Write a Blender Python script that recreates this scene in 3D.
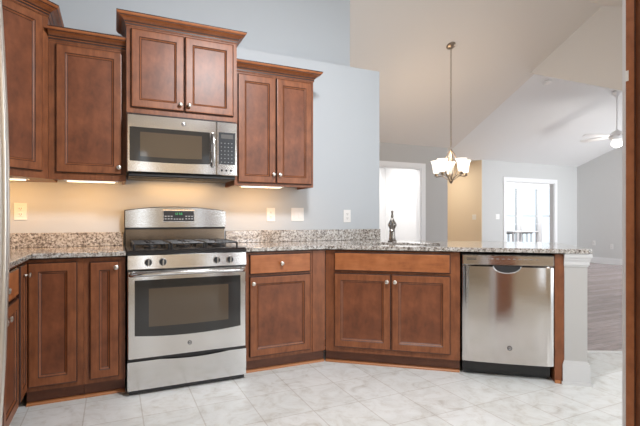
import bpy, bmesh, math, random
from math import sin, cos, pi, radians as R
from mathutils import Vector, Matrix
random.seed(7)
for o in list(bpy.data.objects): bpy.data.objects.remove(o)
S = bpy.context.scene
COL = S.collection

# ------------------------------------------------------------------ camera
CAM_YAW = 25.15
cam = bpy.data.cameras.new('camera'); co = bpy.data.objects.new('camera', cam); COL.objects.link(co)
cam.sensor_width = 36.0; cam.lens = 36.0*440/640; cam.shift_y = 5.4/640
cam.clip_start = .02; cam.clip_end = 200
co.location = (0, -3.674, 1.12); co.rotation_euler = (R(90), 0, -R(CAM_YAW))
S.camera = co
# ------------------------------------------------------------------ world and exposure
w = bpy.data.worlds.new('world'); S.world = w; w.use_nodes = True
bg = w.node_tree.nodes['Background']; bg.inputs[0].default_value = (.86, .93, 1.0, 1); bg.inputs[1].default_value = 1.35
S.view_settings.view_transform = 'Standard'; S.view_settings.look = 'None'
S.view_settings.exposure = 0.05; S.view_settings.gamma = 1.0; S.view_settings.use_curve_mapping = False
S.cycles.max_bounces = 8; S.cycles.diffuse_bounces = 5; S.cycles.glossy_bounces = 4
S.cycles.use_denoising = True; S.cycles.sample_clamp_indirect = 6

def area(name, loc, target, sx, sy, power, col, spread=180):
    l = bpy.data.lights.new(name, 'AREA'); l.shape = 'RECTANGLE'; l.size = sx; l.size_y = sy
    l.energy = power; l.color = col; l.spread = R(spread)
    o = bpy.data.objects.new(name, l); COL.objects.link(o); o.location = loc
    d = Vector(target)-Vector(loc); o.rotation_euler = d.to_track_quat('-Z', 'Y').to_euler()
    return o
def point(name, loc, power, col, r=.05, parent=None):
    l = bpy.data.lights.new(name, 'POINT'); l.energy = power; l.color = col; l.shadow_soft_size = r
    o = bpy.data.objects.new(name, l); COL.objects.link(o); o.location = loc; o.parent = parent
    return o
area('daylight_back_window', (2.3, -4.68, 1.55), (1.7, 0, 1.3), .5, 1.5, 17, (.90, .96, 1.0))
area('kitchen_fill_light', (2.7, -3.3, 2.44), (1.7, -2.0, 1.0), 1.2, .5, 20, (.97, .98, 1.0))  # added soft fill for the kitchen, no known fixture
area('back_wall_fill_light', (.5, -3.9, 2.46), (.5, -4.7, 1.0), 1.6, .3, 16, (1.0, .85, .66))  # added warm fill, brightens the back wall that the steel reflects
area('kitchen_ceiling_lamp', (.95, -2.2, 2.74), (.95, -.6, .9), .30, .30, 52, (.98, .98, 1.0))
area('added_streak_light', (.43, -4.68, 1.2), (.43, 0, 1.2), .10, 1.95, 1.6, (.92, .97, 1.0))  # added narrow light behind the camera, makes a streak on the steel
area('added_streak_light_right', (1.43, -4.68, 1.2), (1.43, 0, 1.2), .12, 1.95, .6, (.85, .93, 1.0))  # second added streak light, for the right part of the range
area('dining_fill_light', (3.9, -4.68, 1.2), (3.9, 0, 1.3), 1.7, 2.0, 16, (.92, .97, 1.0))  # added fill for the dining area from an unseen patio door
area('living_room_fill_light', (8.5, -4.4, 1.6), (9.3, 3, 2.4), 3.6, 1.9, 68, (.86, .93, 1.0), 62)  # added fill in place of unseen windows, aimed clear of the dining wall
area('living_side_fill_light', (10.9, 1.2, 1.5), (8.2, 3.4, 1.2), 2.2, 1.8, 75, (.95, .97, 1.0))  # added fill to brighten the living room, no window in this wall
area('hall_lamp', (6.8, 4.6, 2.43), (6.8, 4.6, 0), .4, .4, 15, (1.0, .90, .74))
area('laundry_lamp', (4.75, 4.0, 2.40), (4.75, 4.0, 0), 1.0, .8, 32, (1.0, .99, .97))
area('sunroom_fill_light', (12.0, 5.0, 2.42), (12.2, 6.4, 1.2), 2.6, 1.0, 110, (.97, .98, 1.0))  # added fill to brighten the backlit window frames

# ------------------------------------------------------------------ materials
def nmat(name):
    m = bpy.data.materials.new(name); m.use_nodes = True
    nt = m.node_tree; b = nt.nodes['Principled BSDF']; return m, nt, b
def flat(name, col, rough=.5, metal=0., emit=0., coat=0., bump=0., bscale=200):
    m, nt, b = nmat(name)
    b.inputs['Base Color'].default_value = (*col, 1); b.inputs['Roughness'].default_value = rough
    b.inputs['Metallic'].default_value = metal; b.inputs['Coat Weight'].default_value = coat
    if emit:
        b.inputs['Emission Color'].default_value = (*col, 1); b.inputs['Emission Strength'].default_value = emit
    if bump:
        tc = nt.nodes.new('ShaderNodeTexCoord'); n = nt.nodes.new('ShaderNodeTexNoise'); n.inputs['Scale'].default_value = bscale
        bp = nt.nodes.new('ShaderNodeBump'); bp.inputs['Strength'].default_value = bump; bp.inputs['Distance'].default_value = .002
        nt.links.new(tc.outputs['Object'], n.inputs['Vector']); nt.links.new(n.outputs['Fac'], bp.inputs['Height']); nt.links.new(bp.outputs[0], b.inputs['Normal'])
    return m
def ramp(nt, stops, interp='LINEAR'):
    r = nt.nodes.new('ShaderNodeValToRGB'); r.color_ramp.interpolation = interp
    while len(r.color_ramp.elements) < len(stops): r.color_ramp.elements.new(.5)
    for e, (p, c) in zip(r.color_ramp.elements, stops): e.position = p; e.color = (*c, 1)
    return r
def mapped(nt, scale, rot=(0, 0, 0), out='Object'):
    tc = nt.nodes.new('ShaderNodeTexCoord'); mp = nt.nodes.new('ShaderNodeMapping')
    mp.inputs['Scale'].default_value = scale; mp.inputs['Rotation'].default_value = rot
    nt.links.new(tc.outputs[out], mp.inputs['Vector']); return mp
def noise(nt, mp, scale, detail=4, rough=.5, dist=0.):
    n = nt.nodes.new('ShaderNodeTexNoise'); n.inputs['Scale'].default_value = scale; n.inputs['Detail'].default_value = detail
    n.inputs['Roughness'].default_value = rough; n.inputs['Distortion'].default_value = dist
    nt.links.new(mp.outputs[0], n.inputs['Vector']); return n
def mix(nt, a, b, fac, mode='MIX'):
    m = nt.nodes.new('ShaderNodeMix'); m.data_type = 'RGBA'; m.blend_type = mode
    for k, v in ((6, a), (7, b), (0, fac)):
        if hasattr(v, 'links'): nt.links.new(v, m.inputs[k])
        elif isinstance(v, tuple): m.inputs[k].default_value = (*v, 1)
        else: m.inputs[k].default_value = v
    return m.outputs[2]

def wood(name, dark, mid, light, stretch=(7, 7, 1.1), rough=.42):
    m, nt, b = nmat(name)
    g = mapped(nt, stretch); n1 = noise(nt, g, 6, 6, .6, .4)
    c = mapped(nt, (1, 1, .8)); n2 = noise(nt, c, 9, 3, .6, .2)
    r1 = ramp(nt, [(.3, dark), (.5, mid), (.72, light)]); r2 = ramp(nt, [(.32, dark), (.5, mid), (.7, light)])
    nt.links.new(n1.outputs['Fac'], r1.inputs[0]); nt.links.new(n2.outputs['Fac'], r2.inputs[0])
    nt.links.new(mix(nt, r1.outputs[0], r2.outputs[0], .55), b.inputs['Base Color'])
    b.inputs['Roughness'].default_value = rough; b.inputs['Coat Weight'].default_value = .2; b.inputs['Coat Roughness'].default_value = .34; b.inputs['Specular IOR Level'].default_value = .35
    return m
M = {}
M['wood'] = wood('cherry_wood', (.115, .035, .013), (.205, .066, .024), (.30, .105, .040))
M['wood_panel'] = wood('cherry_wood_panel', (.085, .026, .011), (.165, .051, .020), (.25, .082, .033), (2.5, 2.5, 1.4))
M['wood_rail'] = wood('cherry_wood_rail', (.22, .068, .022), (.34, .112, .036), (.44, .16, .06), (1.1, 7, 7))
M['glaze_gap_shade'] = flat('dark_glaze_and_gap_shade', (.035, .011, .006), .4)  # glaze in the grooves; on door edges it paints the gap shadow
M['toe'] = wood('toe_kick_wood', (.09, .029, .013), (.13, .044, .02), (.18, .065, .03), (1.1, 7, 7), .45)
M['qround'] = flat('amber_shoe_moulding', (.42, .17, .065), .35)
M['wall'] = flat('grey_wall_paint', (.50, .535, .565), .6, bump=.05)
M['wall_dining'] = flat('shade_darkened_wall_paint', (.46, .45, .435), .6)  # darkened so the paint carries the dining wall's lack of direct light
M['wall_hall'] = flat('tan_wall_paint', (.74, .63, .49), .6)
M['ceiling'] = flat('ceiling_paint', (.76, .76, .755), .8, bump=.05)
M['ceiling_kitchen'] = flat('beige_ceiling_paint', (.70, .655, .605), .8, bump=.05)
M['white'] = flat('white_trim_paint', (.80, .80, .80), .35)
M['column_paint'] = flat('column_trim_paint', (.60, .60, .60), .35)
M['wall_side'] = flat('lightened_wall_paint', (.64, .64, .63), .6)  # same paint as the far wall, lightened to imitate more light
M['wall_living'] = flat('pale_grey_wall_paint', (.56, .56, .55), .6)
M['plastic'] = flat('white_plastic', (.82, .81, .79), .3)
M['slot'] = flat('dark_slot', (.06, .055, .05), .5)
M['black'] = flat('black_enamel', (.014, .014, .015), .16)
M['iron'] = flat('cast_iron', (.018, .018, .02), .35, bump=.2, bscale=300)
M['rubber'] = flat('black_plastic', (.02, .02, .022), .45)
M['nickel'] = flat('satin_nickel', (.66, .62, .57), .28, 1.)
M['chrome'] = flat('brushed_nickel_faucet', (.32, .30, .28), .25, 1.)
M['bronze'] = flat('brushed_bronze', (.36, .29, .22), .3, 1.)
M['glass_black'] = flat('dark_oven_glass', (.03, .029, .028), .08, 0.)
M['oven_pane'] = flat('oven_inner_window', (.085, .064, .045), .06, 0., coat=.3)
M['panel_dark'] = flat('charcoal_control_panel', (.035, .038, .043), .2)
M['button'] = flat('grey_button_print', (.32, .33, .35), .4)
M['green'] = flat('green_display_digits', (.05, .6, .2), .4, emit=.25)
M['shade'] = flat('frosted_lit_glass', (1.0, .92, .80), .4, emit=1.25)
M['lens'] = flat('lit_lamp_lens', (1.0, .86, .66), .4, emit=2.0)
M['bulb'] = flat('lit_fan_globe', (1.0, .97, .92), .4, emit=2.0)
M['blind'] = flat('white_blind', (.85, .86, .88), .5)
M['outside'] = flat('white_table_top', (.8, .8, .8), .4)
M['logo_dark'] = flat('badge_dark', (.07, .07, .075), .3, .4)
M['logo_light'] = flat('badge_silver', (.62, .62, .62), .25, .8)
M['window_glass'] = None
def glassmat():
    m, nt, b = nmat('window_glass'); b.inputs['Transmission Weight'].default_value = 1; b.inputs['Roughness'].default_value = 0
    b.inputs['IOR'].default_value = 1.02; b.inputs['Base Color'].default_value = (.97, .99, 1, 1); return m
M['window_glass'] = glassmat()

def steel(name, base=(.64, .635, .63), stretch=(60, 60, 1.0), rough=.13, bs=.05):
    m, nt, b = nmat(name)
    mp = mapped(nt, stretch); n = noise(nt, mp, 8, 3)
    r = nt.nodes.new('ShaderNodeMapRange'); r.inputs[3].default_value = rough-.05; r.inputs[4].default_value = rough+.07
    nt.links.new(n.outputs['Fac'], r.inputs[0]); nt.links.new(r.outputs[0], b.inputs['Roughness'])
    bp = nt.nodes.new('ShaderNodeBump'); bp.inputs['Strength'].default_value = bs; bp.inputs['Distance'].default_value = .001
    nt.links.new(n.outputs['Fac'], bp.inputs['Height']); nt.links.new(bp.outputs[0], b.inputs['Normal'])
    b.inputs['Base Color'].default_value = (*base, 1); b.inputs['Metallic'].default_value = 1.
    b.inputs['Anisotropic'].default_value = .0
    return m
M['steel'] = steel('brushed_stainless_steel', stretch=(1, 60, 60))
M['steel_v'] = steel('brushed_stainless_dishwasher', base=(.62, .59, .57), stretch=(1.5, 1.5, 70), rough=.09, bs=.10)
M['steel_dark'] = steel('steel_brown_reflection', base=(.22, .175, .135), stretch=(1, 60, 60), rough=.22)  # stainless riser with its dark brown reflection put into the base colour
M['sink'] = steel('satin_sink_steel', base=(.35, .35, .35), rough=.35)

def granite():
    m, nt, b = nmat('speckled_granite')
    mp = mapped(nt, (1, 1, 1))
    n1 = noise(nt, mp, 58, 5, .75, .3); n2 = noise(nt, mp, 110, 4, .65); n3 = noise(nt, mp, 22, 3, .6)
    v = nt.nodes.new('ShaderNodeTexVoronoi'); v.inputs['Scale'].default_value = 120; nt.links.new(mp.outputs[0], v.inputs['Vector'])
    r1 = ramp(nt, [(.33, (.07, .06, .055)), (.42, (.21, .18, .16)), (.49, (.45, .42, .385)), (.57, (.64, .63, .61)), (.72, (.78, .78, .77))])
    nt.links.new(n1.outputs['Fac'], r1.inputs[0])
    r2 = ramp(nt, [(.385, (0, 0, 0)), (.43, (1, 1, 1))]); nt.links.new(n2.outputs['Fac'], r2.inputs[0])
    r3 = ramp(nt, [(.4, (.87, .84, .80)), (.6, (1, 1, 1))]); nt.links.new(n3.outputs['Fac'], r3.inputs[0])
    c = mix(nt, (.055, .045, .042), r1.outputs[0], r2.outputs[0])
    c = mix(nt, c, r3.outputs[0], .7, 'MULTIPLY')
    rv = ramp(nt, [(.0, (.75, .72, .70)), (1, (1, 1, 1))]); nt.links.new(v.outputs['Color'], rv.inputs[0])
    c = mix(nt, c, rv.outputs[0], .6, 'MULTIPLY')
    nt.links.new(c, b.inputs['Base Color']); b.inputs['Roughness'].default_value = .12; b.inputs['Coat Weight'].default_value = .3
    return m
M['granite'] = granite()

def tilemat():
    m, nt, b = nmat('marbled_floor_tile')
    tc = nt.nodes.new('ShaderNodeTexCoord'); mp = nt.nodes.new('ShaderNodeMapping')
    mp.inputs['Location'].default_value = (-.15, 2.03, 0); nt.links.new(tc.outputs['Object'], mp.inputs['Vector'])
    br = nt.nodes.new('ShaderNodeTexBrick'); br.offset = 0; br.squash = 1
    for k, v in (('Scale', 1.), ('Mortar Size', .0035), ('Mortar Smooth', .2), ('Bias', 0.), ('Brick Width', .302), ('Row Height', .345)): br.inputs[k].default_value = v
    br.inputs['Color1'].default_value = (1, 1, 1, 1); br.inputs['Color2'].default_value = (.93, .94, .93, 1); br.inputs['Mortar'].default_value = (.76, .73, .70, 1)
    nt.links.new(mp.outputs[0], br.inputs['Vector'])
    m2 = mapped(nt, (1, 1, 1), (0, 0, .5)); n1 = noise(nt, m2, 5, 7, .62, 1.6); n2 = noise(nt, m2, 14, 5, .6, .8)
    r1 = ramp(nt, [(.30, (.54, .53, .50)), (.42, (.68, .685, .67)), (.52, (.74, .755, .75)), (.7, (.79, .81, .81))])
    nt.links.new(n1.outputs['Fac'], r1.inputs[0])
    r2 = ramp(nt, [(.34, (.80, .76, .70)), (.46, (1, 1, 1))]); nt.links.new(n2.outputs['Fac'], r2.inputs[0])
    c = mix(nt, r1.outputs[0], r2.outputs[0], .45, 'MULTIPLY'); c = mix(nt, c, br.outputs['Color'], 1., 'MULTIPLY')
    nt.links.new(c, b.inputs['Base Color']); b.inputs['Roughness'].default_value = .33
    bp = nt.nodes.new('ShaderNodeBump'); bp.inputs['Strength'].default_value = .3; bp.inputs['Distance'].default_value = .002; bp.invert = True
    nt.links.new(br.outputs['Fac'], bp.inputs['Height']); nt.links.new(bp.outputs[0], b.inputs['Normal'])
    return m
M['tile'] = tilemat()
def plankmat():
    m, nt, b = nmat('hardwood_planks')
    mp = mapped(nt, (1, 1, 1), (0, 0, 0))
    br = nt.nodes.new('ShaderNodeTexBrick'); br.offset = .4
    for k, v in (('Scale', 1.), ('Mortar Size', .002), ('Brick Width', 1.1), ('Row Height', .09)): br.inputs[k].default_value = v
    br.inputs['Color1'].default_value = (.36, .28, .27, 1); br.inputs['Color2'].default_value = (.52, .43, .42, 1); br.inputs['Mortar'].default_value = (.06, .04, .03, 1)  # plank colours raised and tinted lilac to include the daylight sheen
    nt.links.new(mp.outputs[0], br.inputs['Vector'])
    g = mapped(nt, (1, 12, 1)); n = noise(nt, g, 5, 5); r = ramp(nt, [(.3, (.7, .7, .7)), (.7, (1.1, 1.1, 1.1))]); nt.links.new(n.outputs['Fac'], r.inputs[0])
    nt.links.new(mix(nt, br.outputs['Color'], r.outputs[0], 1., 'MULTIPLY'), b.inputs['Base Color']); b.inputs['Roughness'].default_value = .22
    return m
M['planks'] = plankmat()

# ------------------------------------------------------------------ mesh helpers
class MB:
    def __init__(self, *mats):
        self.v = []; self.f = []; self.m = []; self.sm = []; self.mats = [M[x] for x in mats]
    def add(self, vs, fs, mi=0, smooth=False, xf=None):
        n = len(self.v)
        for p in vs:
            p = Vector(p)
            if xf is not None: p = xf @ p
            self.v.append(p[:])
        for f in fs: self.f.append([i+n for i in f]); self.m.append(mi); self.sm.append(smooth)
        return self
    def box(self, x0, x1, y0, y1, z0, z1, mi=0, xf=None):
        vs = [(x, y, z) for z in (z0, z1) for y in (y0, y1) for x in (x0, x1)]
        return self.add(vs, [(0, 2, 3, 1), (4, 5, 7, 6), (0, 1, 5, 4), (2, 6, 7, 3), (0, 4, 6, 2), (1, 3, 7, 5)], mi, False, xf)
    def rbox(self, x0, x1, y0, y1, z0, z1, r=.004, mi=0, xf=None):
        """box with chamfered edges"""
        vs = []; idx = {}
        xs, ys, zs = (x0, x1), (y0, y1), (z0, z1)
        for a in (0, 1):
            for b_ in (0, 1):
                for c in (0, 1):
                    sx, sy, sz = (1, -1)[a], (1, -1)[b_], (1, -1)[c]
                    for ax in range(3):
                        p = [xs[a]+sx*r, ys[b_]+sy*r, zs[c]+sz*r]; p[ax] = (xs[a], ys[b_], zs[c])[ax]
                        idx[(a, b_, c, ax)] = len(vs); vs.append(tuple(p))
        fs = []
        def order(keys, ax, s):
            k = keys
            return k if s else k[::-1]
        for s in (0, 1):
            fs.append(order([idx[(s, 0, 0, 0)], idx[(s, 1, 0, 0)], idx[(s, 1, 1, 0)], idx[(s, 0, 1, 0)]], 0, s))
            fs.append(order([idx[(0, s, 0, 1)], idx[(0, s, 1, 1)], idx[(1, s, 1, 1)], idx[(1, s, 0, 1)]], 1, s))
            fs.append(order([idx[(0, 0, s, 2)], idx[(1, 0, s, 2)], idx[(1, 1, s, 2)], idx[(0, 1, s, 2)]], 2, s))
        for a in (0, 1):
            for b_ in (0, 1):
                for c in (0, 1): fs.append([idx[(a, b_, c, 0)], idx[(a, b_, c, 1)], idx[(a, b_, c, 2)]])
                fs.append([idx[(a, b_, 0, 0)], idx[(a, b_, 1, 0)], idx[(a, b_, 1, 1)], idx[(a, b_, 0, 1)]])
                fs.append([idx[(a, 0, b_, 0)], idx[(a, 1, b_, 0)], idx[(a, 1, b_, 2)], idx[(a, 0, b_, 2)]])
                fs.append([idx[(0, a, b_, 1)], idx[(1, a, b_, 1)], idx[(1, a, b_, 2)], idx[(0, a, b_, 2)]])
        return self.add(vs, fs, mi, False, xf)
    def prism(self, pts, z0, z1, mi=0, xf=None):
        n = len(pts); vs = [(x, y, z0) for x, y in pts]+[(x, y, z1) for x, y in pts]
        fs = [list(range(n))[::-1], list(range(n, 2*n))]+[(i, (i+1) % n, n+(i+1) % n, n+i) for i in range(n)]
        return self.add(vs, fs, mi, False, xf)
    def prism_x(self, pts, x0, x1, mi=0):   # pts = (y, z)
        n = len(pts); vs = [(x0, y, z) for y, z in pts]+[(x1, y, z) for y, z in pts]
        fs = [list(range(n)), list(range(n, 2*n))[::-1]]+[(i, (i+1) % n, n+(i+1) % n, n+i) for i in range(n)]
        return self.add(vs, fs, mi)
    def prism_y(self, pts, y0, y1, mi=0):   # pts = (x, z)
        n = len(pts); vs = [(x, y0, z) for x, z in pts]+[(x, y1, z) for x, z in pts]
        fs = [list(range(n)), list(range(n, 2*n))[::-1]]+[(i, (i+1) % n, n+(i+1) % n, n+i) for i in range(n)]
        return self.add(vs, fs, mi)
    def lathe(self, prof, seg=20, mi=0, xf=None):   # prof = (r, z) from bottom up
        vs = []; fs = []; n = len(prof)
        for r, z in prof:
            for k in range(seg): a = 2*pi*k/seg; vs.append((r*cos(a), r*sin(a), z))
        for i in range(n-1):
            for k in range(seg): fs.append((i*seg+k, i*seg+(k+1) % seg, (i+1)*seg+(k+1) % seg, (i+1)*seg+k))
        fs.append(list(range(seg))[::-1]); fs.append([(n-1)*seg+k for k in range(seg)])
        return self.add(vs, fs, mi, True, xf)
    def tube(self, pts, r, seg=10, mi=0, xf=None, flat=1.0):
        pts = [Vector(p) for p in pts]; vs = []; fs = []; n = len(pts); up = None
        for i, p in enumerate(pts):
            t = (pts[min(i+1, n-1)]-pts[max(i-1, 0)]).normalized()
            if up is None: up = Vector((0, 0, 1)) if abs(t.z) < .9 else Vector((1, 0, 0))
            a = t.cross(up).normalized(); b_ = a.cross(t).normalized(); up = b_
            rr = r[i] if isinstance(r, (list, tuple)) else r
            for k in range(seg):
                q = 2*pi*k/seg; vs.append(p+a*rr*cos(q)+b_*rr*flat*sin(q))
        for i in range(n-1):
            for k in range(seg): fs.append((i*seg+k, i*seg+(k+1) % seg, (i+1)*seg+(k+1) % seg, (i+1)*seg+k))
        fs.append(list(range(seg))[::-1]); fs.append([(n-1)*seg+k for k in range(seg)])
        return self.add(vs, fs, mi, True, xf)
    def build(self, name, parent=None, loc=(0, 0, 0), rz=0.):
        me = bpy.data.meshes.new(name); me.from_pydata(self.v, [], self.f)
        for m in self.mats: me.materials.append(m)
        for p, mi, s in zip(me.polygons, self.m, self.sm): p.material_index = mi; p.use_smooth = s
        bm = bmesh.new(); bm.from_mesh(me); bmesh.ops.recalc_face_normals(bm, faces=bm.faces)
        for e in bm.edges:
            if len(e.link_faces) == 2 and e.calc_face_angle(0) > R(35): e.smooth = False
        bm.to_mesh(me); bm.free()
        o = bpy.data.objects.new(name, me); COL.objects.link(o); o.location = loc; o.rotation_euler = (0, 0, rz); o.parent = parent
        return o
def tag(o, label, cat, group=None):
    o['label'] = label; o['category'] = cat
    if group: o['group'] = group
    return o
def thing(name, label, cat, loc=(0, 0, 0), rz=0., group=None):
    o = bpy.data.objects.new(name, None); COL.objects.link(o); o.location = loc; o.rotation_euler = (0, 0, rz)
    o.empty_display_size = .1
    return tag(o, label, cat, group)
def struct(o): o['kind'] = 'structure'; return o
def copy_tree(o, parent=None):
    c = o.copy(); COL.objects.link(c); c.parent = parent
    for ch in [x for x in list(bpy.data.objects) if x.parent == o]: copy_tree(ch, c)
    return c
RX = lambda a: Matrix.Rotation(a, 4, 'X')
RZ = lambda a: Matrix.Rotation(a, 4, 'Z')
T = lambda x, y, z: Matrix.Translation((x, y, z))

# ------------------------------------------------------------------ frames and key sizes (metres)
PHI = R(39.5); P0 = Vector((1.482, -.61, 0)); D = Vector((cos(PHI), -sin(PHI), 0)); N = Vector((-sin(PHI), -cos(PHI), 0))
def sn(s, n): p = P0+D*s+N*n; return (p.x, p.y)
LW = -1.05                       # left wall plane
KE, KS, KR = 2.495, .494, 3.977  # kitchen ceiling: eave height, pitch, ridge height (ridge at Y = .06)

# ------------------------------------------------------------------ room shell
la, lb = Vector((3.6, -1.28)), Vector((3.6+.26*9, -1.28-.14*9))
ld = (lb-la).normalized(); l0 = la-ld*2.6
tp = [(LW-.1, -4.7), (5.95, -4.7), (5.95, la.y+ld.y*(5.95-la.x)/ld.x), tuple(l0), (1.25, .1), (LW-.1, .1)]
struct(MB('tile').prism(tp, -.05, 0).build('floor'))
wp = [tuple(l0), (5.95, la.y+ld.y*(5.95-la.x)/ld.x), (5.95, -4.7), (11.1, -4.7), (11.1, 3.92), (15.1, 3.92), (15.1, 6.5), (1.25, 6.5), (1.25, .1)]
struct(MB('planks').prism(wp, -.05, 0).build('floor_hardwood'))
q = Vector((-ld.y, ld.x))*.02
st_ = MB('white').prism([tuple(l0-q), tuple(lb-q), tuple(lb+q), tuple(l0+q)], .0002, .006); struct(st_.build('trim_3'))

struct(MB('wall').box(LW-.1, 2.371, 0, .25, 0, 2.565).build('wall_stove'))
struct(MB('wall').box(LW-.1, 2.18, .2505, .35, 0, 3.84).build('wall_upper'))
struct(MB('wall').box(LW-.1, LW, -4.7, -.0005, 0, 3.9).build('wall_left'))
# dining wall with the laundry doorway
dw = MB('wall_dining')
dw.box(2.0, 4.25, 3.06, 3.18, 0, 2.60).box(5.276, 5.92, 3.06, 3.18, 0, 2.60).box(4.25, 5.276, 3.06, 3.18, 2.067, 2.60)
struct(dw.build('wall_dining'))
fr = MB('white')
fr.box(4.16, 4.25, 3.04, 3.06, 0, 2.16).box(5.276, 5.37, 3.04, 3.06, 0, 2.16).box(4.25, 5.276, 3.04, 3.06, 2.067, 2.16)
fr.box(4.2505, 4.27, 3.0605, 3.18, 0, 2.066).box(5.256, 5.2755, 3.0605, 3.18, 0, 2.066).box(4.27, 5.256, 3.0605, 3.18, 2.047, 2.066)
struct(fr.build('trim_1'))
lr = MB('white').box(3.9, 5.9, 4.9, 5.0, 0, 2.6).box(3.8, 3.9, 3.18, 5.0, 0, 2.6).box(5.70, 5.80, 3.181, 4.9, 0, 2.5).box(3.9, 5.80, 3.181, 4.9, 2.5, 2.6)
struct(lr.build('wall_laundry'))
# hallway
hb = MB('wall_hall').box(5.92, 7.9, 5.5, 5.6, 0, 2.6); struct(hb.build('wall_hall'))
struct(MB('wall_hall').box(5.82, 5.92, 3.181, 5.5, 0, 2.495).build('wall_hall_left'))
struct(MB('ceiling').box(5.9205, 7.659, 3.95, 5.5, 2.465, 2.55).build('ceiling_hall'))
struct(MB('wall_hall').box(7.66, 7.672, 3.9, 5.4995, 0, 2.464).build('wall_hall_right'))
# living room far wall with sunroom opening
gw = MB('wall_living')
gw.box(7.6725, 8.43, 3.9, 4.02, 0, 2.56).box(10.12, 11.0, 3.9, 4.02, 0, 2.56).box(8.43, 10.12, 3.9, 4.02, 2.01, 2.56)
struct(gw.build('wall_far'))
cs = MB('white')
cs.box(8.34, 8.43, 3.88, 3.8995, 0, 2.10).box(10.12, 10.21, 3.88, 3.8995, 0, 2.10).box(8.43, 10.12, 3.88, 3.8995, 2.01, 2.10)
cs.box(8.431, 8.45, 3.9, 4.02, 0, 2.009).box(10.10, 10.119, 3.9, 4.02, 0, 2.009).box(8.45, 10.10, 3.9, 4.02, 1.99, 2.009)
struct(cs.build('trim_2'))
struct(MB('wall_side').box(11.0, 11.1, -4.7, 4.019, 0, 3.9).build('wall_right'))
# sunroom window wall
YS = 6.4; WN = ((10.25, 10.92), (11.06, 11.72), (11.86, 12.66), (12.80, 13.50), (13.64, 14.3))
sw = MB('white'); sw.box(7.8, 15.0, YS, YS+.1, 0, .25).box(7.8, 15.0, YS, YS+.1, 2.15, 2.6).box(7.8, WN[0][0], YS, YS+.1, .25, 2.15).box(WN[-1][1], 15.0, YS, YS+.1, .25, 2.15)
for (a, b_), (c_, d_) in zip(WN, WN[1:]): sw.box(b_, c_, YS, YS+.1, .25, 2.15)
struct(sw.build('wall_sunroom'))
struct(MB('white').box(7.7, 7.8, 4.03, YS, 0, 2.6).build('wall_sunroom_left'))
struct(MB('white').box(15.0, 15.1, 4.02, YS+.1, 0, 2.6).build('wall_sunroom_right'))
struct(MB('white').box(11.1, 15.0, 3.92, 4.02, 0, 2.6).build('wall_sunroom_near'))
struct(MB('ceiling').box(7.81, 15.0, 4.021, YS, 2.45, 2.55).build('ceiling_sunroom'))
PLACE = ('the leftmost', 'the second from left', 'the middle', 'the second from right', 'the rightmost')
for i, (a, b_) in enumerate(WN):
    m = MB('white')
    m.box(a, a+.04, YS-.02, YS, .23, 2.17).box(b_-.04, b_, YS-.02, YS, .23, 2.17).box(a+.04, b_-.04, YS-.02, YS, 2.13, 2.17).box(a-.02, b_+.02, YS-.06, YS, .23, .27).box(a+.04, b_-.04, YS-.02, YS, 1.18, 1.22)
    wo = struct(m.build('window_%d' % (i+1)))
    g = MB('window_glass').box(a+.001, b_-.001, YS+.04, YS+.045, .251, 2.149).build('pane', wo); g['kind'] = 'structure'
    bl = MB('blind'); bl.box(a+.045, b_-.045, YS-.10, YS-.04, 2.08, 2.125); z = 2.06
    while z > .95: bl.box(a+.05, b_-.05, YS-.095, YS-.05, z-.005, z); z -= .055
    bl.box(a+.05, b_-.05, YS-.095, YS-.055, .93, .945)
    tag(bl.build('window_blind'), 'half lowered white slatted blind on %s sunroom window' % PLACE[i], 'blind', 'sunroom blinds')
struct(MB('outside').box(4, 22, 6.51, 30, -.4, -.3).build('ground_outside'))
rl = thing('deck_railing', 'grey balustrade outside behind the sunroom windows', 'railing', (12.3, 7.8, -.3))
MB('slot').box(-1.8, 1.8, -.03, .03, .86, .92).build('top_rail', rl)
for i in range(16): MB('logo_light').box(-1.8+.235*i, -1.72+.235*i, -.02, .02, 0.0, .86).build('baluster', rl)
# ceilings
k = MB('ceiling_kitchen').prism_x([(3.06, KE), (.06, KR), (-2.9, KR-2.96*KS), (-4.7, KR-2.96*KS), (-4.7, 2.62), (-2.9, 2.62), (.06, KR+.11), (3.06, KE+.11)], LW-.1, 5.949)
struct(k.build('ceiling'))
GR = 3.415
g = MB('ceiling').prism_x([(3.9, 2.465), (1.22, GR), (-2.2, GR-3.42*.46), (-2.2, GR-3.42*.46+.1), (1.22, GR+.1), (3.9, 2.565)], 6.051, 11.0)
struct(g.build('ceiling_living'))
gb = MB('ceiling_kitchen').prism_x([(3.059, KE), (1.2, KE+1.859*KS), (-2.2, KE+1.859*KS-3.4*.46), (-2.2, 4.2), (4.0, 4.2), (4.0, KE)], 5.95, 6.05)
struct(gb.build('wall_gable'))
# unseen back wall with window; sidelight and patio door openings added for light
bw = MB('wall_hall')
bw.box(LW, .36, -4.82, -4.7, 0, 2.62).box(.50, 1.36, -4.82, -4.7, 0, 2.62).box(1.50, 2.0, -4.82, -4.7, 0, 2.62)
for a_ in (.36, 1.36): bw.box(a_, a_+.14, -4.82, -4.7, 0, .2).box(a_, a_+.14, -4.82, -4.7, 2.2, 2.62)
bw.box(2.0, 2.6, -4.82, -4.7, 0, .75).box(2.0, 2.6, -4.82, -4.7, 2.35, 2.62).box(2.6, 3.0, -4.82, -4.7, 0, 2.62)
bw.box(3.0, 4.8, -4.82, -4.7, 2.25, 2.62).box(4.8, 5.95, -4.82, -4.7, 0, 2.62)
struct(bw.build('wall_back'))
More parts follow.
